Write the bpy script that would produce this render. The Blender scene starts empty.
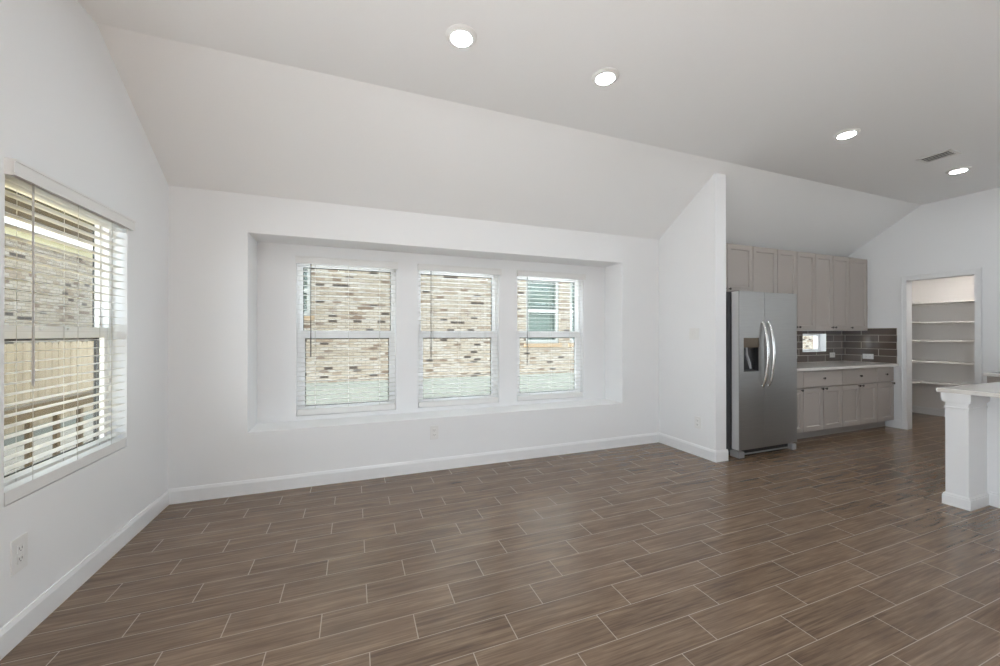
import bpy, bmesh, math, random
from mathutils import Vector, Matrix
random.seed(4)
SC = bpy.context.scene
COL = SC.collection

# ------------------------------------------------------------------ camera
cam_d = bpy.data.cameras.new('camera'); cam_d.sensor_width = 36.0; cam_d.lens = 36.0 * 383.7 / 1000.0
cam_d.clip_start = .02; cam_d.clip_end = 200
cam = bpy.data.objects.new('camera', cam_d); COL.objects.link(cam)
cam.location = (1.329, -3.648, 1.301)
cam.rotation_euler = (math.radians(90.159), 0, math.radians(-20.843))
SC.camera = cam
# ------------------------------------------------------------------ sky and exposure
SC.view_settings.view_transform = 'Standard'
SC.view_settings.look = 'None'
SC.view_settings.gamma = 1.0
SC.view_settings.use_curve_mapping = False
SC.view_settings.exposure = -0.06
world = bpy.data.worlds.new('overcast_sky'); SC.world = world; world.use_nodes = True
bg = world.node_tree.nodes['Background']
bg.inputs['Color'].default_value = (0.81, 0.912, 1.0, 1); bg.inputs['Strength'].default_value = 5.7
sun_d = bpy.data.lights.new('sun', 'SUN'); sun_d.energy = 45.0; sun_d.angle = math.radians(3); sun_d.color = (1, .985, .955)
sun = bpy.data.objects.new('sun', sun_d); COL.objects.link(sun); sun.location = (-14, -2, 18)
sun.rotation_euler = Vector((.64, .005, -.77)).to_track_quat('-Z', 'Y').to_euler()
SC.cycles.diffuse_bounces = 8; SC.cycles.max_bounces = 16; SC.cycles.transparent_max_bounces = 32
SC.cycles.sample_clamp_indirect = 6
LAMP = 125.0          # radiance of the recessed lamps

# ------------------------------------------------------------------ room numbers
W = 4.768            # back wall length up to the partition
PX1 = 4.917          # far face of the partition
PEND = -0.78         # partition end
XP = 8.368           # wall with the pantry door
YR = -7.6            # rear wall
H0, D, R = 2.44, 0.882, 0.575
HC = H0 + R
ND = 0.33            # niche depth
T = 0.47             # outer face of the niche wall
WINS = [(0.832, 1.726), (1.945, 2.835), (3.052, 3.922)]
WZ0, WZ1 = 0.54, 2.0

# ------------------------------------------------------------------ materials
def srgb(r, g, b):
    f = lambda c: (c / 255 / 12.92) if c / 255 <= .04045 else ((c / 255 + .055) / 1.055) ** 2.4
    return (f(r), f(g), f(b), 1)

def dim(c, k): return (c[0] * k, c[1] * k, c[2] * k, 1)

class NT:
    """tiny node helper"""
    def __init__(s, name):
        s.m = bpy.data.materials.new(name); s.m.use_nodes = True
        s.t = s.m.node_tree; s.n = s.t.nodes; s.l = s.t.links
        s.b = s.n['Principled BSDF']; s.out = s.n['Material Output']
    def link(s, a, b): s.l.new(a, b)
    def val(s, sock, v):
        if hasattr(v, 'is_output'): s.l.new(v, sock)
        else: sock.default_value = v
    def math(s, op, a, b=0.0, c=None):
        n = s.n.new('ShaderNodeMath'); n.operation = op
        s.val(n.inputs[0], a); s.val(n.inputs[1], b)
        if c is not None: s.val(n.inputs[2], c)
        return n.outputs[0]
    def xyz(s):
        g = s.n.new('ShaderNodeTexCoord'); p = s.n.new('ShaderNodeSeparateXYZ')
        s.l.new(g.outputs['Object'], p.inputs[0]); return p.outputs
    def comb(s, x, y, z=0.0):
        n = s.n.new('ShaderNodeCombineXYZ')
        for i, v in enumerate((x, y, z)): s.val(n.inputs[i], v)
        return n.outputs[0]
    def noise(s, vec, scale=1.0, detail=3.0, rough=.5, dist=0.0):
        n = s.n.new('ShaderNodeTexNoise')
        if vec is not None: s.l.new(vec, n.inputs['Vector'])
        n.inputs['Scale'].default_value = scale; n.inputs['Detail'].default_value = detail
        n.inputs['Roughness'].default_value = rough; n.inputs['Distortion'].default_value = dist
        return n.outputs['Fac']
    def white(s, vec):
        n = s.n.new('ShaderNodeTexWhiteNoise'); n.noise_dimensions = '3D'
        s.l.new(vec, n.inputs['Vector']); return n.outputs['Value']
    def ramp(s, fac, stops, mode='LINEAR'):
        n = s.n.new('ShaderNodeValToRGB'); n.color_ramp.interpolation = mode
        e = n.color_ramp.elements
        while len(e) < len(stops): e.new(.5)
        for i, (p, c) in enumerate(stops): e[i].position = p; e[i].color = c
        s.val(n.inputs[0], fac); return n.outputs[0]
    def mix(s, fac, a, b, mode='MIX'):
        n = s.n.new('ShaderNodeMix'); n.data_type = 'RGBA'; n.blend_type = mode
        s.val(n.inputs[0], fac); s.val(n.inputs[6], a); s.val(n.inputs[7], b); return n.outputs[2]
    def bump(s, h, strength=.3, dist=.002):
        n = s.n.new('ShaderNodeBump'); n.inputs['Strength'].default_value = strength
        n.inputs['Distance'].default_value = dist; s.l.new(h, n.inputs['Height'])
        s.l.new(n.outputs[0], s.b.inputs['Normal'])
    def set(s, **k):
        names = dict(color='Base Color', rough='Roughness', metal='Metallic', spec='Specular IOR Level', aniso='Anisotropic', coat='Coat Weight', coat_rough='Coat Roughness')
        for a, v in k.items(): s.val(s.b.inputs[names[a]], v)
        return s

def plain(name, col, rough=.5, metal=0.0, spec=.5, tex=(60, .08), vary=.02):
    t = NT(name); t.set(rough=rough, metal=metal, spec=spec)
    tc = t.n.new('ShaderNodeTexCoord')
    n = t.noise(tc.outputs['Object'], tex[0], 3)
    c2 = tuple(min(1, c * (1 - vary * 2)) for c in col[:3]) + (1,)
    c3 = tuple(min(1, c * (1 + vary)) for c in col[:3]) + (1,)
    t.set(color=t.mix(n, c2, c3))
    if tex[1]: t.bump(n, tex[1], .002)
    return t.m

M = {}
M['paint'] = plain('wall_paint', (.84, .85, .86, 1), .85, tex=(140, .12), vary=.005)
M['ceil'] = plain('ceiling_paint', (.87, .88, .885, 1), .9, tex=(90, .16), vary=.006)
M['trim'] = plain('trim_paint', (.83, .84, .85, 1), .4, tex=(30, .02), vary=.005)
M['vinyl'] = plain('white_vinyl', (.92, .925, .93, 1), .35, tex=(30, 0), vary=.004)
M['blind'] = plain('white_blind', (.80, .80, .79, 1), .4, tex=(30, 0), vary=.004)
M['slat'] = plain('blind_slat', (.74, .74, .725, 1), .45, tex=(30, 0), vary=.004)
M['seal'] = plain('black_seal', (.012, .012, .012, 1), .6, tex=(30, 0))
M['cord'] = plain('blind_cord', (.55, .54, .50, 1), .7, tex=(30, 0))
M['wand'] = plain('wand_plastic', (.50, .49, .48, 1), .25, tex=(30, 0))
M['cab'] = plain('taupe_cabinet_paint', srgb(174, 166, 160), .45, tex=(40, .02), vary=.01)
M['toe'] = plain('toe_kick', srgb(158, 152, 147), .6, tex=(40, .02))
M['quartz'] = plain('white_quartz', srgb(226, 223, 218), .12, tex=(9, 0), vary=.03)
M['knob'] = plain('dark_nickel', (.10, .09, .085, 1), .3, .9, tex=(30, 0))
M['dark'] = plain('black_plastic', (.02, .02, .021, 1), .35, tex=(30, 0))
M['fside'] = plain('fridge_side', (.10, .102, .106, 1), .45, tex=(300, .1))
M['fgrey'] = plain('grey_plastic', (.30, .30, .31, 1), .4, tex=(30, 0))
M['fedge'] = plain('silver_door_edge', (.70, .70, .70, 1), .4, .2, tex=(30, 0))
M['fpanel'] = plain('bronze_panel', (.11, .085, .06, 1), .25, .4, tex=(30, 0))
M['plate'] = plain('white_plastic', (.80, .80, .79, 1), .3, tex=(30, 0), vary=.003)
M['slot'] = plain('outlet_slot', (.18, .18, .18, 1), .6, tex=(30, 0))
M['shelf'] = plain('shelf_paint', (.84, .83, .81, 1), .5, tex=(30, .02), vary=.005)
M['pantry'] = plain('pantry_paint', (.84, .83, .82, 1), .85, tex=(140, .1), vary=.005)
M['concrete'] = plain('concrete', dim(srgb(192, 196, 182), 0.27), .9, tex=(12, .2), vary=.05)
M['bounce'] = plain('pale_bounce_concrete', (.50, .525, .555, 1), .9, tex=(12, .2), vary=.04)  # pale colour of the paving added to bounce light indoors
M['dirt'] = plain('dry_ground', dim(srgb(164, 158, 146), 0.7), .95, tex=(6, .3), vary=.15)
M['rail'] = plain('weathered_wood', dim(srgb(98, 84, 62), 0.7), .8, tex=(25, .2), vary=.2)
M['fascia'] = plain('white_fascia', dim(srgb(238, 236, 230), 0.7), .6, tex=(30, 0))
M['soffit'] = plain('tan_soffit', dim(srgb(168, 162, 128), 0.8), .7, tex=(30, .02), vary=.05)
M['greentrim'] = plain('cream_window_trim', dim(srgb(212, 214, 206), 0.42), .5, tex=(30, 0))
M['nblind'] = plain('grey_green_blind', dim(srgb(146, 170, 156), 0.26), .6, tex=(30, 0))
M['warm_bounce'] = plain('tan_bounce_deck', srgb(206, 182, 116), .85, tex=(20, .1), vary=.1)  # colour of the deck added for its warm bounce
M['roof'] = plain('roof_shingle', srgb(96, 90, 82), .9, tex=(40, .3), vary=.2)
M['sillbrick'] = plain('tan_brick_sill', dim(srgb(160, 136, 104), 0.6), .85, tex=(30, .2), vary=.15)

def mk_floor():
    t = NT('wood_look_tile_floor'); x, y, z = t.xyz()
    PW, PL = .153, .594
    ry = t.math('DIVIDE', t.math('MULTIPLY', y, -1.0), PW)
    n = t.math('FLOOR', ry); fy = t.math('SUBTRACT', ry, n)
    xs = t.math('SUBTRACT', x, t.math('SUBTRACT', .400, t.math('MULTIPLY', n, PL / 3)))
    rx = t.math('DIVIDE', xs, PL); k = t.math('FLOOR', rx); fx = t.math('SUBTRACT', rx, k)
    ex = t.math('MULTIPLY', t.math('MINIMUM', fx, t.math('SUBTRACT', 1.0, fx)), PL)
    ey = t.math('MULTIPLY', t.math('MINIMUM', fy, t.math('SUBTRACT', 1.0, fy)), PW)
    edge = t.math('MINIMUM', ex, t.math('ADD', ey, .0006))
    mr = t.n.new('ShaderNodeMapRange'); mr.inputs[1].default_value = .0013; mr.inputs[2].default_value = .0024
    mr.inputs[3].default_value = 1; mr.inputs[4].default_value = 0; t.link(edge, mr.inputs[0]); grout = mr.outputs[0]
    rnd = t.white(t.comb(n, k, 3.0)); rnd2 = t.white(t.comb(k, n, 9.0))
    gx = t.math('ADD', t.math('MULTIPLY', x, 1.9), t.math('MULTIPLY', rnd, 37.0))
    gy = t.math('ADD', t.math('MULTIPLY', y, 60.0), t.math('MULTIPLY', rnd2, 51.0))
    grain = t.noise(t.comb(gx, gy, rnd2), 1.0, 6, .62, .7)
    fine = t.noise(t.comb(t.math('MULTIPLY', gx, 3.0), t.math('MULTIPLY', gy, 2.0), rnd), 1.0, 3, .6)
    blot = t.noise(t.comb(t.math('ADD', t.math('MULTIPLY', x, 3.2), t.math('MULTIPLY', rnd2, 20.0)), t.math('ADD', t.math('MULTIPLY', y, 14.0), t.math('MULTIPLY', rnd, 30.0))), 1.0, 3, .6, .4)
    g = t.math('ADD', t.math('MULTIPLY', grain, .50), t.math('ADD', t.math('MULTIPLY', fine, .26), t.math('MULTIPLY', blot, .30)))
    c = t.ramp(g, [(.38, srgb(68, 51, 38)), (.46, srgb(92, 73, 57)), (.55, srgb(120, 99, 80)), (.66, srgb(150, 127, 104))])
    # knots
    kn = t.n.new('ShaderNodeTexVoronoi'); kn.feature = 'F1'; kn.inputs['Scale'].default_value = 1.0
    t.link(t.comb(t.math('MULTIPLY', gx, .75), t.math('MULTIPLY', gy, .045), 0.0), kn.inputs['Vector'])
    kr = t.ramp(kn.outputs['Distance'], [(.01, (1, 1, 1, 1)), (.06, (0, 0, 0, 1))])
    c = t.mix(t.math('MULTIPLY', kr, .35), c, srgb(60, 47, 37))
    c = t.mix(.28, c, t.ramp(rnd, [(0, srgb(92, 74, 58)), (1, srgb(128, 107, 88))]))
    c = t.mix(grout, c, srgb(162, 146, 128))
    t.set(color=c, rough=t.math('ADD', t.math('MULTIPLY', grout, .4), t.math('ADD', .17, t.math('MULTIPLY', fine, .12))), spec=.6)
    t.bump(t.math('SUBTRACT', 1.0, grout), .15, .0008)
    return t.m
M['floor'] = mk_floor()

def mk_brick(axis):
    t = NT('whitewashed_brick_' + axis); P = t.xyz(); u = P[0] if axis == 'x' else P[1]; z = P[2]
    BL, BH = .168, .060
    rz = t.math('DIVIDE', z, BH); n = t.math('FLOOR', rz); fz = t.math('SUBTRACT', rz, n)
    off = t.math('MULTIPLY', t.math('MODULO', t.math('ABSOLUTE', n), 2.0), .5)
    ru = t.math('ADD', t.math('DIVIDE', u, BL), off); k = t.math('FLOOR', ru); fu = t.math('SUBTRACT', ru, k)
    e = t.math('MINIMUM', t.math('MULTIPLY', t.math('MINIMUM', fu, t.math('SUBTRACT', 1.0, fu)), BL), t.math('MULTIPLY', t.math('MINIMUM', fz, t.math('SUBTRACT', 1.0, fz)), BH))
    tc = t.n.new('ShaderNodeTexCoord')
    nz = t.noise(tc.outputs['Object'], 22, 4, .65)
    e2 = t.math('ADD', e, t.math('MULTIPLY', t.math('SUBTRACT', nz, .5), .006))
    mr = t.n.new('ShaderNodeMapRange'); mr.inputs[1].default_value = .004; mr.inputs[2].default_value = .0075
    mr.inputs[3].default_value = 1; mr.inputs[4].default_value = 0; t.link(e2, mr.inputs[0]); mortar = mr.outputs[0]
    rnd = t.white(t.comb(n, k, 1.0))
    c = t.ramp(rnd, [(0, srgb(236, 223, 200)), (.28, srgb(226, 210, 184)), (.48, srgb(244, 234, 216)), (.72, srgb(206, 184, 158)), (.80, srgb(232, 218, 194)), (.90, srgb(160, 134, 110)), (.95, srgb(88, 75, 62))], 'CONSTANT')
    c = t.mix(mortar, c, srgb(172, 152, 128))
    sp = t.noise(t.comb(t.math('MULTIPLY', u, 9.0), t.math('MULTIPLY', z, 24.0), 3.0), 1.0, 3, .6)
    spot = t.ramp(sp, [(.60, (0, 0, 0, 1)), (.65, (1, 1, 1, 1))])
    c = t.mix(t.math('MULTIPLY', spot, .75), c, srgb(112, 92, 74))
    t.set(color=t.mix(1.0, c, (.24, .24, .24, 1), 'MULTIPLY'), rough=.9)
    t.bump(t.math('SUBTRACT', t.math('MULTIPLY', nz, .4), mortar), .5, .006)
    return t.m
M['brick_x'] = mk_brick('x'); M['brick_y'] = mk_brick('y')

def mk_tile(axis):
    t = NT('glossy_taupe_tile_' + axis); P = t.xyz(); u = P[0] if axis == 'x' else P[1]; z = P[2]
    BL, BH = .40, .099
    rz = t.math('DIVIDE', t.math('SUBTRACT', z, .89), BH); n = t.math('FLOOR', rz); fz = t.math('SUBTRACT', rz, n)
    off = t.math('MULTIPLY', t.math('MODULO', t.math('ABSOLUTE', n), 2.0), .5)
    base = .175 if axis == 'x' else .59
    ru = t.math('ADD', t.math('ADD', t.math('DIVIDE', u, BL), off), base); k = t.math('FLOOR', ru); fu = t.math('SUBTRACT', ru, k)
    e = t.math('MINIMUM', t.math('MULTIPLY', t.math('MINIMUM', fu, t.math('SUBTRACT', 1.0, fu)), BL), t.math('MULTIPLY', t.math('MINIMUM', fz, t.math('SUBTRACT', 1.0, fz)), BH))
    g = t.math('LESS_THAN', e, .0035)
    rnd = t.white(t.comb(n, k, 5.0))
    c = t.ramp(rnd, [(0, srgb(92, 82, 76)), (1, srgb(116, 105, 98))])
    t.set(color=t.mix(g, c, srgb(186, 178, 168)), rough=t.math('ADD', .07, t.math('MULTIPLY', g, .6)), spec=.6)
    t.bump(t.math('SUBTRACT', 1.0, g), .3, .001)
    return t.m
M['tile_x'] = mk_tile('x'); M['tile_y'] = mk_tile('y')

def mk_steel():
    t = NT('brushed_stainless'); x, y, z = t.xyz()
    n = t.noise(t.comb(t.math('MULTIPLY', x, 6.0), t.math('MULTIPLY', y, 6.0), t.math('MULTIPLY', z, 900.0)), 1.0, 2)
    c = t.ramp(n, [(.3, (.34, .335, .325, 1)), (.7, (.40, .395, .385, 1))])
    t.set(color=c, metal=1.0, rough=t.math('ADD', .48, t.math('MULTIPLY', n, .08)), aniso=.3)
    return t.m
M['steel'] = mk_steel()
M['chrome'] = plain('satin_handle_metal', (.72, .72, .71, 1), .22, 1.0, tex=(30, 0))

def mk_cedar():
    t = NT('cedar_boards'); x, y, z = t.xyz()
    k = t.math('FLOOR', t.math('DIVIDE', y, .145)); rnd = t.white(t.comb(k, 2.0, 7.0))
    n = t.noise(t.comb(t.math('MULTIPLY', y, 40.0), t.math('MULTIPLY', z, 2.5), rnd), 1.0, 4, .6)
    c = t.ramp(n, [(.3, srgb(164, 146, 116)), (.7, srgb(196, 178, 148))])
    c = t.mix(.4, c, t.ramp(rnd, [(0, srgb(162, 142, 112)), (1, srgb(202, 186, 156))]))
    t.set(color=t.mix(1.0, c, (.50, .50, .50, 1), 'MULTIPLY'), rough=.8); return t.m
M['cedar'] = mk_cedar()

def mk_glass():
    m = bpy.data.materials.new('window_glass'); m.use_nodes = True; nt = m.node_tree; n = nt.nodes
    n.remove(n['Principled BSDF'])
    tr = n.new('ShaderNodeBsdfTransparent'); tr.inputs[0].default_value = (.97, .98, .975, 1)
    gl = n.new('ShaderNodeBsdfGlossy'); gl.inputs['Roughness'].default_value = .02
    lw = n.new('ShaderNodeLayerWeight'); lw.inputs[0].default_value = .5
    pw = n.new('ShaderNodeMath'); pw.operation = 'POWER'; pw.inputs[1].default_value = 5.0
    fr = n.new('ShaderNodeMath'); fr.operation = 'MULTIPLY_ADD'; fr.inputs[1].default_value = .7; fr.inputs[2].default_value = .02
    nt.links.new(lw.outputs['Facing'], pw.inputs[0]); nt.links.new(pw.outputs[0], fr.inputs[0])
    mx = n.new('ShaderNodeMixShader')
    nt.links.new(fr.outputs[0], mx.inputs[0]); nt.links.new(tr.outputs[0], mx.inputs[1]); nt.links.new(gl.outputs[0], mx.inputs[2])
    nt.links.new(mx.outputs[0], n['Material Output'].inputs[0]); return m
M['glass'] = mk_glass()

def mk_emit(name, col, s):
    m = bpy.data.materials.new(name); m.use_nodes = True; b = m.node_tree.nodes['Principled BSDF']
    b.inputs['Base Color'].default_value = (.9, .9, .9, 1)
    b.inputs['Emission Color'].default_value = col; b.inputs['Emission Strength'].default_value = s; return m
M['lamp'] = mk_emit('lamp_diffuser', (.93, .975, 1, 1), LAMP)
M['pantry_lamp'] = mk_emit('pantry_lamp_diffuser', (1, .93, .86, 1), 420.0)

# ------------------------------------------------------------------ mesh helpers
class MB:
    def __init__(s, f=None): s.bm = bmesh.new(); s.f = f     # f maps builder coordinates to the world
    def add(s, b2):
        if s.f:
            for v in b2.verts: v.co = Vector(s.f(*v.co))
        me = bpy.data.meshes.new('t'); b2.to_mesh(me); b2.free(); s.bm.from_mesh(me); bpy.data.meshes.remove(me); return s
    def box(s, x0, x1, y0, y1, z0, z1, bev=0.0, seg=2):
        b = bmesh.new(); bmesh.ops.create_cube(b, size=1)
        for v in b.verts:
            v.co = ((x0 + x1) / 2 + v.co.x * (x1 - x0), (y0 + y1) / 2 + v.co.y * (y1 - y0), (z0 + z1) / 2 + v.co.z * (z1 - z0))
        if bev: bmesh.ops.bevel(b, geom=b.edges[:], offset=bev, segments=seg, affect='EDGES', profile=.7)
        return s.add(b)
    def prism(s, poly, axis, a0, a1, bev=0.0):
        """polygon in the plane across axis; axis 'x': (y,z), 'y': (x,z), 'z': (x,y)"""
        b = bmesh.new()
        P = lambda p, a: {'x': (a, p[0], p[1]), 'y': (p[0], a, p[1]), 'z': (p[0], p[1], a)}[axis]
        lo = [b.verts.new(P(p, a0)) for p in poly]; hi = [b.verts.new(P(p, a1)) for p in poly]
        b.faces.new(lo); b.faces.new(hi[::-1]); n = len(poly)
        for i in range(n): b.faces.new((lo[i], lo[(i + 1) % n], hi[(i + 1) % n], hi[i]))
        if bev: bmesh.ops.bevel(b, geom=b.edges[:], offset=bev, segments=2, affect='EDGES', profile=.7)
        return s.add(b)
    def tube(s, pts, r, seg=10, closed=False):
        b = bmesh.new(); pts = [Vector(p) for p in pts]; rings = []
        rr = r if isinstance(r, (list, tuple)) else [r] * len(pts); up = None
        for i, p in enumerate(pts):
            d = (pts[min(i + 1, len(pts) - 1)] - pts[max(i - 1, 0)]).normalized()
            if up is None: up = d.orthogonal().normalized()
            up = (up - d * up.dot(d)).normalized(); q = d.cross(up)
            rings.append([b.verts.new(p + (up * math.cos(a) + q * math.sin(a)) * rr[i]) for a in [2 * math.pi * j / seg for j in range(seg)]])
        for i in range(len(rings) - 1):
            for j in range(seg): b.faces.new((rings[i][j], rings[i][(j + 1) % seg], rings[i + 1][(j + 1) % seg], rings[i + 1][j]))
        b.faces.new(rings[0][::-1]); b.faces.new(rings[-1]); return s.add(b)
    def lathe(s, prof, c, axis='z', seg=32):
        """prof: (radius, height) pairs around an axis through c"""
        b = bmesh.new(); rings = []
        for r, h in prof:
            ring = []
            for j in range(seg):
                a = 2 * math.pi * j / seg; p = (r * math.cos(a), r * math.sin(a), h)
                p = {'z': p, 'y': (p[0], p[2], p[1]), 'x': (p[2], p[0], p[1])}[axis]
                ring.append(b.verts.new((c[0] + p[0], c[1] + p[1], c[2] + p[2])))
            rings.append(ring)
        for i in range(len(rings) - 1):
            for j in range(seg): b.faces.new((rings[i][j], rings[i][(j + 1) % seg], rings[i + 1][(j + 1) % seg], rings[i + 1][j]))
        b.faces.new(rings[0][::-1]); b.faces.new(rings[-1]); return s.add(b)
    def build(s, name, mat, parent=None, smooth=False, loc=None):
        bmesh.ops.recalc_face_normals(s.bm, faces=s.bm.faces[:])
        o0 = Vector((0, 0, 0))
        if parent is not None:
            q = parent
            while q is not None: o0 += q.location; q = q.parent
        own = Vector(loc) if loc else Vector((0, 0, 0))
        bmesh.ops.translate(s.bm, verts=s.bm.verts[:], vec=-(o0 + own))
        me = bpy.data.meshes.new(name); s.bm.to_mesh(me); s.bm.free()
        if smooth:
            for p in me.polygons: p.use_smooth = True
            me.set_sharp_from_angle(angle=math.radians(35))
        me.materials.append(M[mat]); o = bpy.data.objects.new(name, me); COL.objects.link(o)
        o.location = own
        if parent is not None: o.parent = parent
        return o

def root(name, loc, label=None, cat=None, group=None, kind=None):
    o = bpy.data.objects.new(name, None); COL.objects.link(o); o.location = loc; o.empty_display_size = .1
    return tag(o, label, cat, group, kind)
def tag(o, label=None, cat=None, group=None, kind=None):
    if label: o['label'] = label
    if cat: o['category'] = cat
    if group: o['group'] = group
    if kind: o['kind'] = kind
    return o
def struct(name, mb, mat): return tag(mb.build(name, mat), kind='structure')

def slab_with_holes(mb, a0, a1, z0, z1, d0, d1, holes):
    """slab in (a,z), thickness d0..d1, rectangular holes (a0,a1,z0,z1); one clean mesh"""
    b = bmesh.new()
    A = sorted({a0, a1, *[h[0] for h in holes], *[h[1] for h in holes]}); Z = sorted({z0, z1, *[h[2] for h in holes], *[h[3] for h in holes]})
    solid = lambda i, j: 0 <= i < len(A) - 1 and 0 <= j < len(Z) - 1 and not any(h[0] <= (A[i] + A[i + 1]) / 2 <= h[1] and h[2] <= (Z[j] + Z[j + 1]) / 2 <= h[3] for h in holes)
    V = {}
    def v(i, j, d):
        if (i, j, d) not in V: V[i, j, d] = b.verts.new((A[i], d, Z[j]))
        return V[i, j, d]
    for i in range(len(A) - 1):
        for j in range(len(Z) - 1):
            if not solid(i, j): continue
            for d in (d0, d1): b.faces.new((v(i, j, d), v(i + 1, j, d), v(i + 1, j + 1, d), v(i, j + 1, d)))
            for (di, dj, e) in ((-1, 0, ((i, j), (i, j + 1))), (1, 0, ((i + 1, j), (i + 1, j + 1))), (0, -1, ((i, j), (i + 1, j))), (0, 1, ((i, j + 1), (i + 1, j + 1)))):
                if not solid(i + di, j + dj):
                    p, q = e; b.faces.new((v(*p, d0), v(*q, d0), v(*q, d1), v(*p, d1)))
    return mb.add(b)

backmap = lambda a, d, z: (a, d, z)                 # back wall: d grows outwards (+Y)
leftmap = lambda a, d, z: (-d, a, z)                # left wall: d grows outwards (-X)
rightmap = lambda a, d, z: (XP + d, a, z)           # pantry wall: d grows outwards (+X)
rearmap = lambda a, d, z: (a, YR - d, z)

# ================================================================== SETTING
XEND = 10.03
struct('floor', MB().box(-.0, XEND, YR, .0, -.12, 0), 'floor')
# ceiling: slope + flat, one mesh
cm = MB(); cm.prism([(0, H0), (-D, HC), (YR, HC), (YR, HC + .15), (-D, HC + .15), (.2, H0 + .12), (.2, H0)], 'x', 0, XP)
struct('ceiling', cm, 'ceil')
rm = MB(); rm.prism([(.75, H0 + .13), (-D, HC + .16), (YR - .4, HC + .16), (YR - .4, HC + .22), (-D, HC + .22), (.75, H0 + .19)], 'x', -.4, XP + 2)
struct('roof', rm, 'roof')  # unseen roof, added dark so less sun bounces onto the brick
# left wall
LW = (-1.472, -.568, .596, 2.02)
wl = MB(leftmap); ADDED_LDOOR = [(-5.75, -4.25, .06, 2.45), (-4.15, -2.8, .06, 2.3)]      # glazed doors added behind the viewer to light the room
slab_with_holes(wl, YR, .47, -.12, HC + .15, 0, .15, [LW] + ADDED_LDOOR)
struct('wall_left', wl, 'paint')
# back wall of the living side: thick wall with the niche, thin outer sheet with the window openings
NX0, NX1, NZ0, NZ1 = .520, 4.235, .500, 2.128
wb = MB(); slab_with_holes(wb, 0, PX1, -.12, H0 + .12, 0, ND, [(NX0, NX1, NZ0, NZ1)])
slab_with_holes(wb, 0, PX1, -.12, H0 + .12, ND, T, [(a, b, WZ0, WZ1) for a, b in WINS])
struct('wall_back', wb, 'paint')
# back wall of the kitchen with the little window
KW = (7.412, 7.963, 1.040, 1.305)
wk = MB(); slab_with_holes(wk, PX1, XP + .12, -.12, H0 + .12, 0, .16, [KW])
struct('wall_kitchen', wk, 'paint')
# partition, its top follows the slope
pm = MB(); pm.prism([(0, 0), (PEND, 0), (PEND, H0 - PEND * R / D), (0, H0)], 'x', W, PX1, bev=.006)
struct('wall_partition', pm, 'paint')
# pantry wall
DO = (-1.353, -.732, -.12, 2.045)
wr = MB(rightmap); ADDED_RDOOR = [(-7.3, -5.9, .06, 2.45), (-5.8, -4.4, .06, 2.45)]  # out-of-view glazed doors added as a daylight source
slab_with_holes(wr, YR, 0, -.12, HC + .15, 0, .12, [DO] + ADDED_RDOOR)
struct('wall_right', wr, 'paint')
# rear wall (behind the viewer) with patio glazing
RWIN = []
wq = MB(rearmap); slab_with_holes(wq, 0, XP + .12, -.12, HC + .15, 0, .15, RWIN)
struct('wall_rear', wq, 'paint')
# pantry room
PYL, PYR = -.05, -2.3
pw = MB(); pw.box(10.03, 10.13, PYR, PYL, 0, 2.44); struct('wall_pantry_back', pw, 'pantry')
pw = MB(); pw.box(XP + .12, 10.13, PYL, PYL + .1, 0, 2.44); struct('wall_pantry_left', pw, 'pantry')
pw = MB(); pw.box(XP + .12, 10.13, PYR - .1, PYR, 0, 2.44); struct('wall_pantry_right', pw, 'pantry')
pw = MB(); pw.box(XP + .12, 10.13, PYR - .1, PYL + .1, 2.44, 2.54); struct('ceiling_pantry', pw, 'ceil')

# baseboards: profile with an eased top
def base_profile(t=.013, h=.115): return [(0, 0), (t, 0), (t, h - .022), (t * .75, h - .012), (t * .45, h), (0, h)]
def baseboard(name, axis, wallpos, sgn, a0, a1):
    poly = [(wallpos + sgn * p, q) for p, q in base_profile()]
    struct(name, MB().prism(poly, axis, a0, a1), 'trim')
baseboard('baseboard_left', 'y', 0, 1, YR, 0)
baseboard('baseboard_back', 'x', 0, -1, 0, W)
baseboard('baseboard_partition', 'y', W, -1, PEND - .013, 0)
baseboard('baseboard_partition_end', 'x', PEND, -1, W - .0, PX1 + .013)
baseboard('baseboard_right', 'y', XP, -1, -.745, -.515)
baseboard('baseboard_pantry', 'y', 10.03, -1, PYR, PYL)
# frames of the side doors added to let daylight in
for i, (a0, a1, z0, z1) in enumerate(ADDED_RDOOR):
    m = MB(rightmap); slab_with_holes(m, a0, a1, z0, z1, .04, .11, [(a0 + .08, a1 - .08, z0 + .1, z1 - .08)])
    struct('door_%d' % (4 + i), m, 'vinyl')
for i, (a0, a1, z0, z1) in enumerate(ADDED_LDOOR):
    m = MB(leftmap); slab_with_holes(m, a0, a1, z0, z1, .04, .11, [(a0 + .08, a1 - .08, z0 + .1, z1 - .08)])
    struct('door_%d' % (1 + i), m, 'vinyl')
for i, (a0, a1, z0, z1) in enumerate(RWIN):
    m = MB(rearmap); slab_with_holes(m, a0, a1, z0, z1, .04, .11, [(a0 + .06, (a0 + a1) / 2 - .03, z0 + .08, z1 - .06), ((a0 + a1) / 2 + .03, a1 - .06, z0 + .08, z1 - .06)])
    struct('window_%d' % (6 + i), m, 'vinyl')

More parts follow.
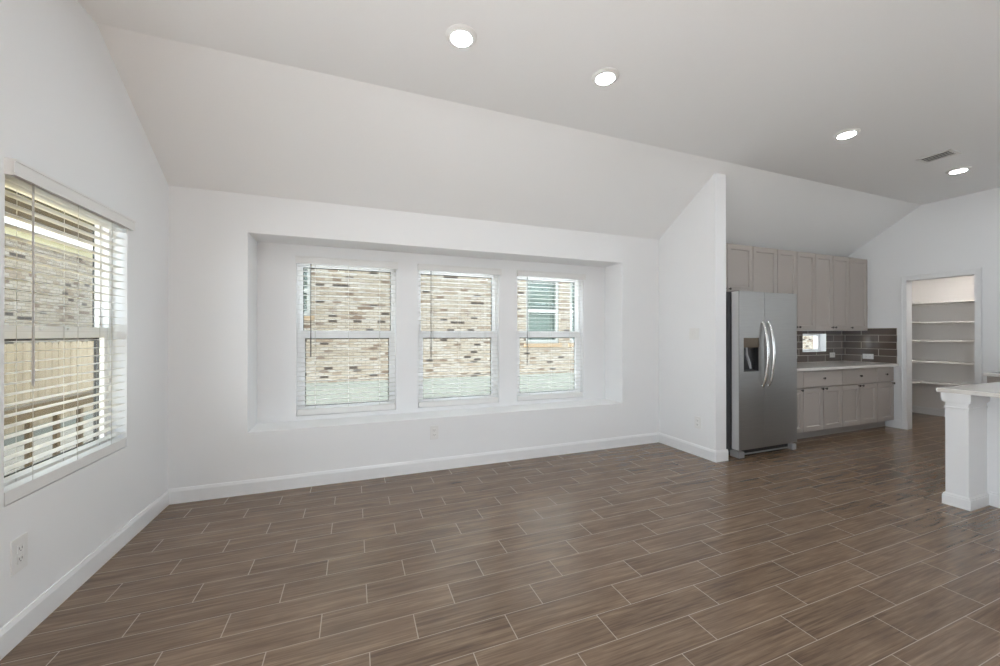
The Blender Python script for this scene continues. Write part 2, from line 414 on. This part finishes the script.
# pantry door casing + jamb (an opening without a leaf)
def casing():
    m = MB(rightmap); y0, y1, zt = DO[0], DO[1], DO[3]; w = .054
    for (a, b) in ((y0 - w, y0 + .004), (y1 - .004, y1 + w)):
        m.box(a, b, -.012, 0, 0, zt - .0045)
        out = a if a < y0 - .01 else b - .016
        m.box(out, out + .016, -.020, 0, 0, zt + w - .0165, .003)
    m.box(y0 - w, y1 + w, -.0121, 0, zt - .004, zt + w - .001)
    m.box(y0 - w, y1 + w, -.020, 0, zt + w - .016, zt + w, .004)
    # jamb lining and stop
    m.box(y0 - .001, y0 + .004, -.004, .124, 0, zt, .001); m.box(y1 - .004, y1 + .001, -.004, .124, 0, zt, .001)
    m.box(y0, y1, -.004, .124, zt - .018, zt + .001, .002)
    return m
struct('trim_1', casing(), 'trim')

# ------------------------------------------------------------------ windows (single hung)
def window(name, fmap, a0, a1, z0, z1, d0, zm0, zm1):
    """opening a0..a1 x z0..z1; vinyl frame from depth d0 outwards"""
    c = fmap((a0 + a1) / 2, d0, z0)
    r = tag(root(name, c), kind='structure')
    F = .028; m = MB(fmap)
    slab_with_holes(m, a0, a1, z0, z1, d0, d0 + .07, [(a0 + F, a1 - F, z0 + F, z1 - F)])
    m.build('window_frame', 'vinyl', r)
    # upper sash (outer track), lower sash (inner track)
    for nm, (s0, s1, e0, e1, st, tr, br) in {'sash_upper': (d0 + .038, d0 + .066, zm0 + .015, z1 - F, .014, .03, .045), 'sash_lower': (d0 + .006, d0 + .034, z0 + F, zm1, .034, zm1 - zm0 - .012, .045)}.items():
        b0, b1 = a0 + F, a1 - F
        m = MB(fmap); slab_with_holes(m, b0, b1, e0, e1, s0, s1, [(b0 + st, b1 - st, e0 + br, e1 - tr)])
        if nm == 'sash_lower': m.box(b0 + .3, b0 + .36, s0 - .012, s0, e1 - .02, e1 - .006, .003); m.box(b1 - .36, b1 - .3, s0 - .012, s0, e1 - .02, e1 - .006, .003)
        sash = m.build('sash', 'vinyl', r)
        g = MB(fmap); g.box(b0 + st - .004, b1 - st + .004, (s0 + s1) / 2 - .002, (s0 + s1) / 2 + .002, e0 + br - .004, e1 - tr + .004)
        g.build('glass_pane', 'glass', sash)
        q = MB(fmap); k = .007
        slab_with_holes(q, b0 + st, b1 - st, e0 + br, e1 - tr, s1 - .004, s1 + .001, [(b0 + st + k, b1 - st - k, e0 + br + k, e1 - tr - k)])
        q.build('glazing_seal', 'seal', sash)
    q = MB(fmap); slab_with_holes(q, a0 + F, a1 - F, z0 + F, zm0 + .014, d0 + .056, d0 + .066, [(a0 + F + .011, a1 - F - .011, z0 + F + .011, zm0 + .003)])
    q.build('screen_frame', 'seal', r)
    return r
for i, (a, b) in enumerate(WINS): window('window_%d' % (i + 1), backmap, a, b, WZ0, WZ1, ND + .07, 1.250, 1.335)
window('window_4', leftmap, LW[0], LW[1], LW[2], LW[3], .075, 1.268, 1.340)

def blind(fmap, a0, a1, zb, zt, d, label, wand_a, wand_z, wand_mat, railout):
    """d: depth of the slats' centre line; valance sticks out past the wall face at depth dface"""
    c = fmap((a0 + a1) / 2, d, zb)
    r = root('window_blind', c, label, 'blind', 'white slatted blinds in the windows')
    a0 += .006; a1 -= .006
    dface = d - .028
    m = MB(fmap); m.box(a0 - .012, a1 + .022, dface - .034, dface - .024, zt - .068, zt, .003)
    m.box(a0 - .012, a0 - .004, dface - .03, dface + .0, zt - .068, zt, .002); m.box(a1 + .014, a1 + .022, dface - .03, dface + .0, zt - .068, zt, .002)
    m.box(a0 - .012, a1 + .022, dface - .040, dface - .024, zt - .012, zt, .004); m.box(a0 - .012, a1 + .022, dface - .037, dface - .024, zt - .068, zt - .056, .003)
    m.build('valance', 'blind', r)
    m = MB(fmap); m.box(a0, a1, d - .026, d + .026, zt - .062, zt - .012, .003); m.build('headrail', 'blind', r)
    # slats: slightly bowed strips
    m = MB(fmap); z = zb + .095; top = zt - .085; n = int(round((top - z) / .0445)); st = (top - z) / n
    for i in range(n + 1):
        zz = z + st * i; prof = []
        for k in range(5): u = -1 + k * .5; prof.append((d + u * .0245, zz + .0007 * (1 - u * u) + .0007))
        for k in range(5): u = 1 - k * .5; prof.append((d + u * .0245, zz + .0007 * (1 - u * u) - .0007))
        b = bmesh.new(); lo = [b.verts.new((a0, p[0], p[1])) for p in prof]; hi = [b.verts.new((a1, p[0], p[1])) for p in prof]
        b.faces.new(lo); b.faces.new(hi[::-1])
        for k in range(10): b.faces.new((lo[k], lo[(k + 1) % 10], hi[(k + 1) % 10], hi[k]))
        m.add(b)
    m.build('slats', 'slat', r)
    m = MB(fmap); m.box(a0, a1, d - .030, d + .026, zb + .004, zb + .058, .005)
    m.build('bottom_rail', 'blind', r)
    for a in (a0 + .15, (a0 + a1) / 2, a1 - .15):
        m = MB(fmap)
        for dd in (d - .027, d + .027): m.tube([(a, dd, zb + .03), (a, dd, zt - .03)], .0011, 6)
        m.build('ladder_cord', 'cord', r)
    m = MB(fmap); m.tube([(wand_a, d - .036, zt - .05), (wand_a, d - .038, wand_z + .28), (wand_a, d - .038, wand_z + .02), (wand_a, d - .038, wand_z)], [.004, .004, .0055, .004], 8)
    m.build('tilt_wand', wand_mat, r)
    return r
BL = ['white blind on the niche window nearest the left wall, brick wall fully behind it',
      'white blind on the middle of the three niche windows, plain brick behind it',
      'white blind on the niche window nearest the partition, neighbour windows seen through it']
for (a, b), lb, wa, wz in zip(WINS, BL, (.953, 2.076, 3.173), (1.085, 1.043, .949)):
    blind(backmap, a, b, WZ0, 2.02, ND + .032, lb, wa, wz, 'knob', 0)  # dark nickel on these wands stands in for their backlit shade
blind(leftmap, LW[0], LW[1], LW[2], 2.02, .030, 'large white slatted blind on the left wall window with hanging grey wand', -1.335, 1.073, 'wand', 0)

# kitchen window: fixed light in a deep reveal
r = tag(root('window_5', (7.69, .09, KW[2])), kind='structure')
m = MB(); slab_with_holes(m, KW[0], KW[1], KW[2], KW[3], .085, .14, [(KW[0] + .03, KW[1] - .045, KW[2] + .03, KW[3] - .03)]); m.build('window_frame', 'vinyl', r)
m = MB(); m.box(KW[0] + .028, KW[1] - .043, .11, .114, KW[2] + .028, KW[3] - .028); m.build('glass_pane', 'glass', r)

# ------------------------------------------------------------------ recessed lamps
def lamp_thing(x, y, z, label, mat='lamp', nm='recessed_ceiling_light', group='recessed ceiling lights'):
    r = root(nm, (x, y, z), label, 'light', group)
    m = MB(); m.lathe([(.090, 0), (.090, -.004), (.086, -.009), (.074, -.016), (.064, -.018), (.0588, -.016), (.0588, 0)], (x, y, z)); m.build('trim_ring', 'plate', r, True)
    m = MB(); m.lathe([(.0585, -.006), (.0585, -.017), (.055, -.0195), (.040, -.0215), (.015, -.0225)], (x, y, z)); m.build('lens', mat, r, True)
    return r
LL = [(1.905, -1.51, 'round recessed light highest in the photo, nearest the left wall'),
      (2.891, -1.515, 'round recessed light second from the left, right of the highest one'),
      (5.262, -1.642, 'round recessed light between the fridge and the ceiling vent, left of the vent'),
      (7.224, -1.612, 'round recessed light closest to the pantry door, just beyond the ceiling vent')]
for x, y, lb in LL: lamp_thing(x, y, HC, lb)
for x in (1.0, 2.9, 5.2, 7.2):  # unseen rows of lamps added for fill light
    for y in (-3.9, -5.3, -6.7): lamp_thing(x, y, HC, 'round recessed light added in the ceiling behind the camera for fill')
lamp_thing(9.2, -1.1, 2.44, 'round light in the pantry ceiling out of sight above the door', 'pantry_lamp', 'pantry_ceiling_light', None)

# ceiling vent
r = root('ceiling_vent', (6.585, -1.70, HC), 'white rectangular air vent with dark slots between two ceiling lights', 'vent')
vx0, vx1, vy0, vy1 = 6.485, 6.690, -1.82, -1.58
m = MB(backmap); z = HC
m.box(vx0, vx0 + .03, vy0, vy1, z - .008, z, .003); m.box(vx1 - .03, vx1, vy0, vy1, z - .008, z, .003)
m.box(vx0, vx1, vy0, vy0 + .025, z - .008, z, .003); m.box(vx0, vx1, vy1 - .025, vy1, z - .008, z, .003)
m.build('frame', 'plate', r)
m = MB(); m.box(vx0 + .02, vx1 - .02, vy0 + .02, vy1 - .02, z - .003, z - .001); m.build('duct_shade', 'dark', r)  # black sheet stands in for the shade inside the duct
for k in range(3):
    m = MB(); xx = vx0 + .055 + k * .042
    m.prism([(xx, z - .010), (xx + .012, z - .008), (xx + .016, z - .003), (xx + .012, z - .003), (xx + .008, z - .006), (xx - .002, z - .008)], 'y', vy0 + .02, vy1 - .02); m.build('louver', 'plate', r)

# ------------------------------------------------------------------ outlets and switches
def outlet(fmap, a, z, label, w=.074, h=.120, horizontal=False, d=0.0, kind='outlet', gangs=1):
    r = root('wall_outlet' if kind == 'outlet' else 'light_switch', fmap(a, d, z), label, kind)
    if horizontal: w, h = h, w
    m = MB(fmap); m.box(a - w / 2, a + w / 2, d - .006, d, z - h / 2, z + h / 2, .0025); m.build('cover_plate', 'plate', r)
    if kind == 'outlet':
        for s in (-1, 1):
            oa, oz = (a + s * .022, z) if horizontal else (a, z + s * .022)
            m = MB(fmap); m.box(oa - .016, oa + .016, d - .0085, d - .005, oz - .016, oz + .016, .004); f = m.build('receptacle', 'plate', r)
            m = MB(fmap); m.box(oa - .008, oa - .0055, d - .0092, d - .008, oz - .002, oz + .008); m.box(oa + .0055, oa + .008, d - .0092, d - .008, oz - .002, oz + .008)
            m.box(oa - .002, oa + .002, d - .0092, d - .008, oz - .010, oz - .005); m.build('slots', 'slot', f)
    else:
        for g in range(gangs):
            ga = a + (g - (gangs - 1) / 2) * .046
            m = MB(fmap); m.box(ga - .016, ga + .016, d - .010, d - .005, z - .033, z + .033, .002); m.build('rocker', 'plate', r)
    return r
partmap = lambda a, d, z: (W + d, a, z)
outlet(leftmap, -1.400, .369, 'white double outlet low on the left wall under the big window', .085, .145)
outlet(backmap, 2.047, .362, 'white double outlet low on the back wall below the middle niche window', .078, .130)
outlet(partmap, -.563, .356, 'white double outlet low on the side of the partition', .078, .125)
outlet(partmap, -.520, 1.302, 'white double rocker switch on the side of the partition at hand height', .125, .125, kind='switch', gangs=2)
TW = .008
outlet(backmap, 8.095, .985, 'white outlet on the taupe tiles right of the little kitchen window', .074, .12, True, -TW)
outlet(backmap, 7.22, .985, 'white outlet on the taupe tiles just beside the fridge edge', .074, .12, True, -TW)
splashmap = lambda a, d, z: (XP + d, a, z)
outlet(splashmap, -.318, .974, 'white horizontal outlet on the side wall tiles by the counter corner', .074, .128, True, -TW)

# ------------------------------------------------------------------ kitchen
def knob(parent, x, y, z):
    m = MB(); m.lathe([(.006, 0), (.005, -.010), (.007, -.013), (.0135, -.017), (.0145, -.022), (.012, -.026), (.005, -.028)], (x, y, z), 'y', 16)
    return m.build('knob', 'knob', parent, True)
def shaker(x0, x1, z0, z1, yf, rail=.058, th=.020):
    """shaker door, front face at yf"""
    m = MB(); b = bmesh.new()
    yb = yf + th; rec = yf + .012; s = .009
    def quad(pts): b.faces.new([b.verts.new(p) for p in pts])
    o = [(x0, z0), (x1, z0), (x1, z1), (x0, z1)]; i1 = [(x0 + rail, z0 + rail), (x1 - rail, z0 + rail), (x1 - rail, z1 - rail), (x0 + rail, z1 - rail)]
    i2 = [(x0 + rail + s, z0 + rail + s), (x1 - rail - s, z0 + rail + s), (x1 - rail - s, z1 - rail - s), (x0 + rail + s, z1 - rail - s)]
    for k in range(4):
        n = (k + 1) % 4
        quad([(o[k][0], yf, o[k][1]), (o[n][0], yf, o[n][1]), (i1[n][0], yf, i1[n][1]), (i1[k][0], yf, i1[k][1])])
        quad([(i1[k][0], yf, i1[k][1]), (i1[n][0], yf, i1[n][1]), (i2[n][0], rec, i2[n][1]), (i2[k][0], rec, i2[k][1])])
        quad([(o[k][0], yf, o[k][1]), (o[n][0], yf, o[n][1]), (o[n][0], yb, o[n][1]), (o[k][0], yb, o[k][1])])
    quad([(p[0], rec, p[1]) for p in i2]); quad([(p[0], yb, p[1]) for p in o])
    bmesh.ops.remove_doubles(b, verts=b.verts[:], dist=1e-5)
    return m.add(b)
GAP = .0045
def upper(x0, x1, z0, z1, doors, knobs, label, nm='upper_cabinet'):
    r = root(nm, ((x0 + x1) / 2, 0, z0), label, 'cabinet', 'taupe wall cabinets')
    m = MB(); m.box(x0 + .0005, x1 - .0005, -.300, -.002, z0, z1, .001); m.build('body', 'cab', r)
    n = len(doors) - 1
    for k in range(n):
        m = shaker(doors[k] + GAP, doors[k + 1] - GAP, z0 + .003, z1 - .003, -.333); d = m.build('door', 'cab', r)
        if knobs[k] is not None: knob(d, knobs[k], -.333, z0 + .044 if z0 < 1.6 else z0 + .03)
    return r
UZ0, UZ1 = 1.348, 2.388
upper(4.99, 5.934, 1.812, UZ1, [4.99, 5.494, 5.934], [5.44, 5.526], 'short taupe wall cabinet right over the stainless refrigerator')
upper(5.934, 6.381, UZ0, UZ1, [5.934, 6.381], [5.97], 'single door taupe wall cabinet partly behind the refrigerator top')
upper(6.381, 7.141, UZ0, UZ1, [6.381, 6.759, 7.141], [6.725, 6.793], 'two door taupe wall cabinet beside the right edge of the refrigerator')
upper(7.141, 7.887, UZ0, UZ1, [7.141, 7.514, 7.887], [7.48, 7.548], 'two door taupe wall cabinet directly over the little kitchen window')
upper(7.887, 8.318, UZ0, UZ1, [7.887, 8.318], [7.918], 'narrow taupe wall cabinet at the right end next to the pantry wall')

CZ = .890
def base(x0, x1, doors, dknobs, drawer_knob, label):
    r = root('base_cabinet', ((x0 + x1) / 2, 0, 0), label, 'cabinet', 'taupe base cabinets')
    yb = -.592
    m = MB(); m.box(x0 + .0005, x1 - .0005, yb + .014, -.002, .105, CZ - .036, .001); m.build('body', 'cab', r)
    m = MB(); m.box(x0 + .0005, x1 - .0005, -.515, -.10, 0, .106); m.build('toe_kick', 'toe', r)
    m = MB(); m.box(x0 + GAP, x1 - GAP, yb - .020, yb, .652, CZ - .044, .002); d = m.build('drawer', 'cab', r)
    if drawer_knob: knob(d, (x0 + x1) / 2, yb - .020, .752)
    for k in range(len(doors) - 1):
        m = shaker(doors[k] + GAP, doors[k + 1] - GAP,   .112, .637, yb - .020, .055); d = m.build('door', 'cab', r)
        if dknobs[k] is not None: knob(d, dknobs[k], yb - .020, .622)
    return r
base(6.02, 6.42, [6.02, 6.42], [6.375], True, 'taupe base cabinet mostly hidden behind the right side of the refrigerator')
base(6.42, 7.176, [6.42, 6.798, 7.176], [6.762, 6.834], True, 'two door taupe base cabinet with a drawer nearest the refrigerator')
base(7.176, 7.943, [7.176, 7.56, 7.943], [7.524, 7.596], True, 'two door taupe base cabinet with a drawer in the middle of the run')
base(7.943, 8.340, [7.943, 8.340], [8.305], True, 'narrow one door taupe base cabinet at the right end by the pantry wall')
m = MB(); m.box(6.0, XP - .001, -.650, -.001, CZ - .034, CZ, .004)
tag(m.build('countertop', 'quartz', loc=(7.2, -.3, CZ)), 'white quartz countertop over the taupe base cabinets, right of the refrigerator', 'countertop')
# tile splash: back and side
m = MB(); slab_with_holes(m, 5.9, XP - .0005, CZ, UZ0 - .001, -TW, -.0003, [KW])
tag(m.build('tile_backsplash', 'tile_x'), 'glossy taupe tile backsplash around the little kitchen window under the wall cabinets', 'backsplash')
m = MB(); m.box(XP - TW, XP - .0003, -.635, -TW - .0005, CZ, CZ + .495, .001)
tag(m.build('tile_backsplash', 'tile_y'), 'glossy taupe tile backsplash on the side wall next to the pantry door casing', 'backsplash')

# ------------------------------------------------------------------ refrigerator
FX0, FX1, FS, FY = 5.078, 5.992, 5.462, -.80
FT = 1.752
r = root('refrigerator', ((FX0 + FX1) / 2, -.4, 0), 'stainless steel side by side refrigerator with curved handles and door dispenser', 'refrigerator')
m = MB(); m.box(FX0 + .005, FX1 - .062, -.690, -.06, .035, FT - .012, .004); m.build('body', 'fside', r)
m = MB(); m.box(FX0 + .03, FX1 - .03, -.66, -.12, .001, .04); m.build('underside', 'dark', r)
# freezer door with the dispenser recess cut through its front skin
DX0, DX1, DZ0, DZ1 = 5.145, 5.372, .905, 1.262
m = MB(); slab_with_holes(m, FX0, FS - .003, .085, FT, FY, -.742, [(DX0, DX1, DZ0, DZ1)])
door = m.build('freezer_door', 'steel', r)
m = MB(); m.box(FX0 - .001, FS - .004, -.7425, -.715, .086, FT - .001, .004); m.box(FX0 - .0015, FX0 + .004, FY + .006, -.72, .087, FT - .002, .001); m.build('door_edge', 'fedge', door)
m = MB(); m.box(DX0, DX1, -.750, -.743, DZ0, DZ1); m.box(DX0, DX0 + .006, FY + .002, -.745, DZ0, DZ1); m.box(DX1 - .006, DX1, FY + .002, -.745, DZ0, DZ1)
m.box(DX0, DX1, FY + .001, -.745, DZ0, DZ0 + .012, .002); disp = m.build('dispenser', 'dark', door)
m = MB(); m.box(DX0 + .001, DX1 - .001, FY - .004, -.748, 1.158, DZ1 - .001, .003); m.build('control_panel', 'fpanel', disp)
m = MB(); m.tube([(5.222, -.775, 1.158), (5.228, -.772, 1.08), (5.252, -.785, .99), (5.262, -.790, .935)], [.009, .012, .013, .010], 10); m.build('paddle', 'fgrey', disp, True)
m = MB(); m.box(FS + .003, FX1, FY, -.742, .085, FT, .006); d2 = m.build('fridge_door', 'steel', r)
m = MB(); m.box(FS + .004, FX1 + .001, -.7425, -.715, .086, FT - .001, .004); m.build('door_edge', 'fedge', d2)
def fr_handle(x, parent):
    pts, rad = [], []
    z0, z1 = .742, 1.432
    for k in range(25):
        u = k / 24; s = math.sin(math.pi * u); out = FY - .004 - .056 * s ** .7
        pts.append((x, out, z0 + (z1 - z0) * u)); rad.append(.012 + .006 * s)
    m = MB(); m.tube(pts, rad, 12); m.lathe([(.015, .002), (.016, -.006), (.010, -.014)], (x, FY, z0 + .006), 'y', 14); m.lathe([(.015, .002), (.016, -.006), (.010, -.014)], (x, FY, z1 - .006), 'y', 14)
    return m.build('handle', 'chrome', parent, True)
fr_handle(5.424, door); fr_handle(5.516, d2)
m = MB(); m.box(FX0 + .06, FX1 - .06, -.752, -.735, .028, .082)
for k in range(16):
    xx = FX0 + .08 + k * .047
    m.box(xx, xx + .022, -.756, -.751, .040, .072, .001)
m.build('toe_grille', 'dark', r)
m = MB(); m.box(FX0 + .05, FX1 - .06, -.770, -.750, .022, .032, .002); m.build('grille_lip', 'fgrey', r)
for a, b in ((FX0 - .008, FX0 + .072), (FX1 - .085, FX1 - .02)):
    m = MB(); m.box(a, b, FY - .004, -.70, .006, .070, .006); m.build('foot_cover', 'fgrey', r)
    m = MB(); m.lathe([(.016, 0), (.016, .006), (.008, .008), (.008, .02)], ((a + b) / 2, -.745, 0), 'z', 12); m.build('levelling_foot', 'dark', r)
for a in (FX0 + .02, FX1 - .10):
    m = MB(); m.box(a, a + .08, -.78, -.60, FT - .012, FT + .006, .004); m.build('hinge_cover', 'fside', r)

# ------------------------------------------------------------------ pantry shelves
SB = ['topmost', 'second from the top', 'middle', 'second from the bottom', 'lowest']
for k, z in enumerate((1.800, 1.495, 1.206, .877, .548)):
    m = MB(); m.prism([(8.52, PYL - .001), (10.029, PYL - .001), (10.029, PYR + .001), (9.70, PYR + .001), (9.70, -.335), (8.52, -.335)], 'z', z - .02, z, bev=.002)
    sh = m.build('pantry_shelf', 'shelf', loc=(9.86, -1.0, z))
    tag(sh, 'long white pantry shelf, %s of the five seen through the doorway' % SB[k], 'shelf', 'pantry shelves')
    m = MB(); m.box(10.01, 10.0295, PYR + .002, PYL - .002, z - .06, z - .021, .002); m.build('shelf_cleat', 'shelf', sh)

# ------------------------------------------------------------------ island with the corner post
IZ = .884
r = root('kitchen_island', (6.1, -3.2, 0), 'white kitchen island with square corner post in front of the pantry door', 'kitchen island')
px0, px1, py0, py1 = 5.574, 5.86, -2.229, -2.108
m = MB(); m.box(px0, px1, py0, py1, 0, IZ - .03, .004)
post = m.build('corner_post', 'trim', r)
m = MB()   # capital: stacked steps
m.box(px0 - .006, px1, py0 - .006, py1 + .006, IZ - .145, IZ - .134, .003)
for z0, z1, o in ((.106, .102, .003), (.102, .097, .007), (.097, .091, .012), (.091, .031, .017)):
    m.box(px0 - o, px1, py0 - o, py1 + o, IZ - z0, IZ - z1 + .0005, .001)
m.build('capital', 'trim', post)
m = MB()
for z0, z1, o in ((0, .072, .014), (.072, .084, .010), (.084, .090, .005)): m.box(px0 - o, px1, py0 - o, py1 + o, z0, z1 + .0005, .002)
m.build('plinth', 'trim', post)
m = MB(); m.box(5.852, 6.52, -4.9, py1 - .02, 0, IZ - .0305, .002); body = m.build('island_body', 'trim', r)
m = MB(); m.box(5.838, 5.853, -4.9, py0 - .014, 0, .09, .002); m.box(5.843, 5.853, -4.9, py0 - .014, .09, .105, .003); m.build('baseboard', 'trim', body)
m = MB(); m.box(5.836, 5.853, -4.9, py0 - .03, IZ - .10, IZ - .0305, .003); m.build('top_moulding', 'trim', body)
m = MB(); m.box(5.553, 6.56, -4.95, -2.066, IZ - .030, IZ, .005)
tag(m.build('island_countertop', 'quartz', loc=(6.0, -3.5, IZ)), 'white quartz slab on top of the kitchen island', 'countertop')

# base cabinet run on the pantry wall, right of the door
r = root('base_cabinet', (8.05, -2.9, 0), 'grey base cabinet right of the pantry door, seen over the island', 'cabinet')
m = MB(); m.box(7.76, XP - .001, -4.2, -1.632, .1, .845, .002); m.build('body', 'cab', r)
m = MB(); m.box(7.83, XP - .001, -4.2, -1.64, 0, .101); m.build('toe_kick', 'toe', r)
for k in range(4):
    y0 = -1.64 - k * .62
    m = MB(); m.box(7.741, 7.76, y0 - .615, y0, .112, .64, .002); m.build('door', 'cab', r)
    m = MB(); m.box(7.741, 7.76, y0 - .615, y0, .648, .835, .002); m.build('drawer', 'cab', r)
m = MB(); m.box(7.715, XP - .001, -4.22, -1.617, .846, .880, .004)
tag(m.build('countertop', 'quartz', loc=(8.0, -2.9, .88)), 'white countertop right of the pantry door, glimpsed over the island', 'countertop')

# ================================================================== OUTSIDE
struct('rear_bounce_slab', MB().box(-1.5, 10, YR - 6, YR - .16, -.249, -.12), 'bounce')  # unseen rear paving, added as a light reflector
NYA = 5.38
struct('alley_bounce_slab', MB().box(-.55, 18, T + .01, NYA, -.249, -.20), 'bounce')  # bright paving below the sills, added to throw light up through the windows
struct('garden_bounce_slab', MB().box(XP + .13, 18, -10, -2.6, -.249, -.12), 'bounce')  # unseen paving added to reflect light in through the right doors
struct('side_bounce_slab', MB().box(-6, -.16, YR - .1, -2.7, -.249, -.12), 'bounce')  # unseen paving added to reflect sun through the left doors to the ceiling
struct('ground', MB().box(-14, 24, -20, 16, -.45, -.25), 'dirt')
# neighbour behind the niche windows
NY = 5.4
NWN = [(5.495, 6.48, 1.05, 2.77), (6.81, 7.80, 1.05, 2.77), (-.61, .482, 1.68, 2.77), (11.04, 12.3, 1.05, 2.77)]
r = root('brick_house', (3, NY, -.25), 'pale brick neighbour house beyond the three niche windows', 'house')
m = MB(); slab_with_holes(m, -1.1, 20, .25, 6.5, NY, NY + .25, NWN); m.build('brick_wall', 'brick_x', r)
m = MB(); m.box(-1.1, 20, NY - .01, NY + .24, -.25, .255); m.build('foundation', 'concrete', r)
for (a0, a1, z0, z1) in NWN:
    mm = MB(); slab_with_holes(mm, a0, a1, z0, z1, NY + .05, NY + .13, [(a0 + .09, a1 - .09, z0 + .10, (z0 + z1) / 2 - .04), (a0 + .08, a1 - .08, (z0 + z1) / 2 + .05, z1 - .08)])
    w = mm.build('window', 'greentrim', r)
    mm = MB(); mm.box(a0 + .04, a1 - .04, NY + .10, NY + .104, z0 + .05, z1 - .05); mm.build('glass_pane', 'glass', w)
    mm = MB(); n = 18; zs = (z1 - z0 - .12) / n
    for k in range(n): zz = z0 + .06 + zs * k; mm.prism([(NY + .160, zz - .006), (NY + .164, zz - .006), (NY + .176, zz + zs), (NY + .172, zz + zs)], 'x', a0 + .05, a1 - .05)
    mm.build('slats', 'nblind', w)
    mm = MB(); mm.box(a0 - .06, a1 + .06, NY - .03, NY + .1, z0 - .09, z0, .006); mm.build('sill', 'sillbrick', r)
# neighbour seen through the left window
r = root('brick_house', (-4.1, 5, -.25), 'pale brick neighbour house with white fascia beyond the left window', 'house')
m = MB(); m.box(-4.35, -4.1, -3, 12, -.25, 2.95); m.build('brick_wall', 'brick_y', r)
m = MB(); m.box(-4.35, -4.0, -3, 10.5, 2.95, 3.06); m.build('frieze_board', 'soffit', r)
m = MB(); m.box(-4.35, -3.88, -3, 10.5, 3.06, 3.24, .02); m.build('fascia', 'fascia', r)
m = MB(); m.prism([(-3.86, 3.24), (-4.35, 3.24), (-8.5, 4.6), (-8.5, 4.7), (-3.86, 3.30)], 'y', -3, 10.5); m.build('roof', 'roof', r)
# cedar fence
r = root('cedar_fence', (-3.2, 4, -.25), 'tan cedar board fence beyond the railing outside the left window', 'fence')
FXX = -3.2
m = MB(); y = -2.0; k = 0
while y < 9.0:
    h = 1.17 + .008 * math.sin(k * 2.3)
    m.prism([(y + .002, -.18), (y + .141, -.18), (y + .141, h - .03), (y + .112, h), (y + .031, h), (y + .002, h - .03)], 'x', FXX - .018 - .002 * (k % 2), FXX); y += .145; k += 1
m.build('boards', 'cedar', r)
m = MB(); m.box(FXX - .06, FXX - .02, -2, 9, .95, 1.04); m.box(FXX - .06, FXX - .02, -2, 9, .05, .14); m.build('rails', 'rail', r)
m = MB(); m.box(FXX - .05, FXX + .05, -2, 9, -.25, -.10, .01); m.build('curb', 'concrete', r)
# railing of the side porch
r = root('porch_railing', (-1.85, 2.5, -.25), 'weathered brown porch railing with square balusters outside the left window', 'railing')
m = MB(); m.box(-1.92, -1.80, -1.0, 4.6, .41, .56, .008); m.build('top_rail', 'rail', r)
for k in range(12):
    y = .68 + k * .40 - .40
    m = MB(); m.box(-1.880, -1.838, y - .026, y + .026, -.25, .412, .004); m.build('baluster', 'rail', r)
struct('bounce_deck', MB().box(-1.95, -.16, -2.1, 4.2, -.249, -.20), 'warm_bounce')  # unseen tan deck, added to bounce yellow light onto the blind slats
# porch cover
r = root('porch_cover', (-1.0, 1.5, 2.69), 'tan underside of the porch cover at the top of the left window', 'porch roof')
m = MB(); m.box(-2.0, -.16, -2.5, 3.3, 2.69, 2.75); m.build('soffit_boards', 'soffit', r)
m = MB(); m.box(-2.0, -1.86, -2.5, 3.3, 2.555, 2.691, .004); m.build('beam', 'rail', r)
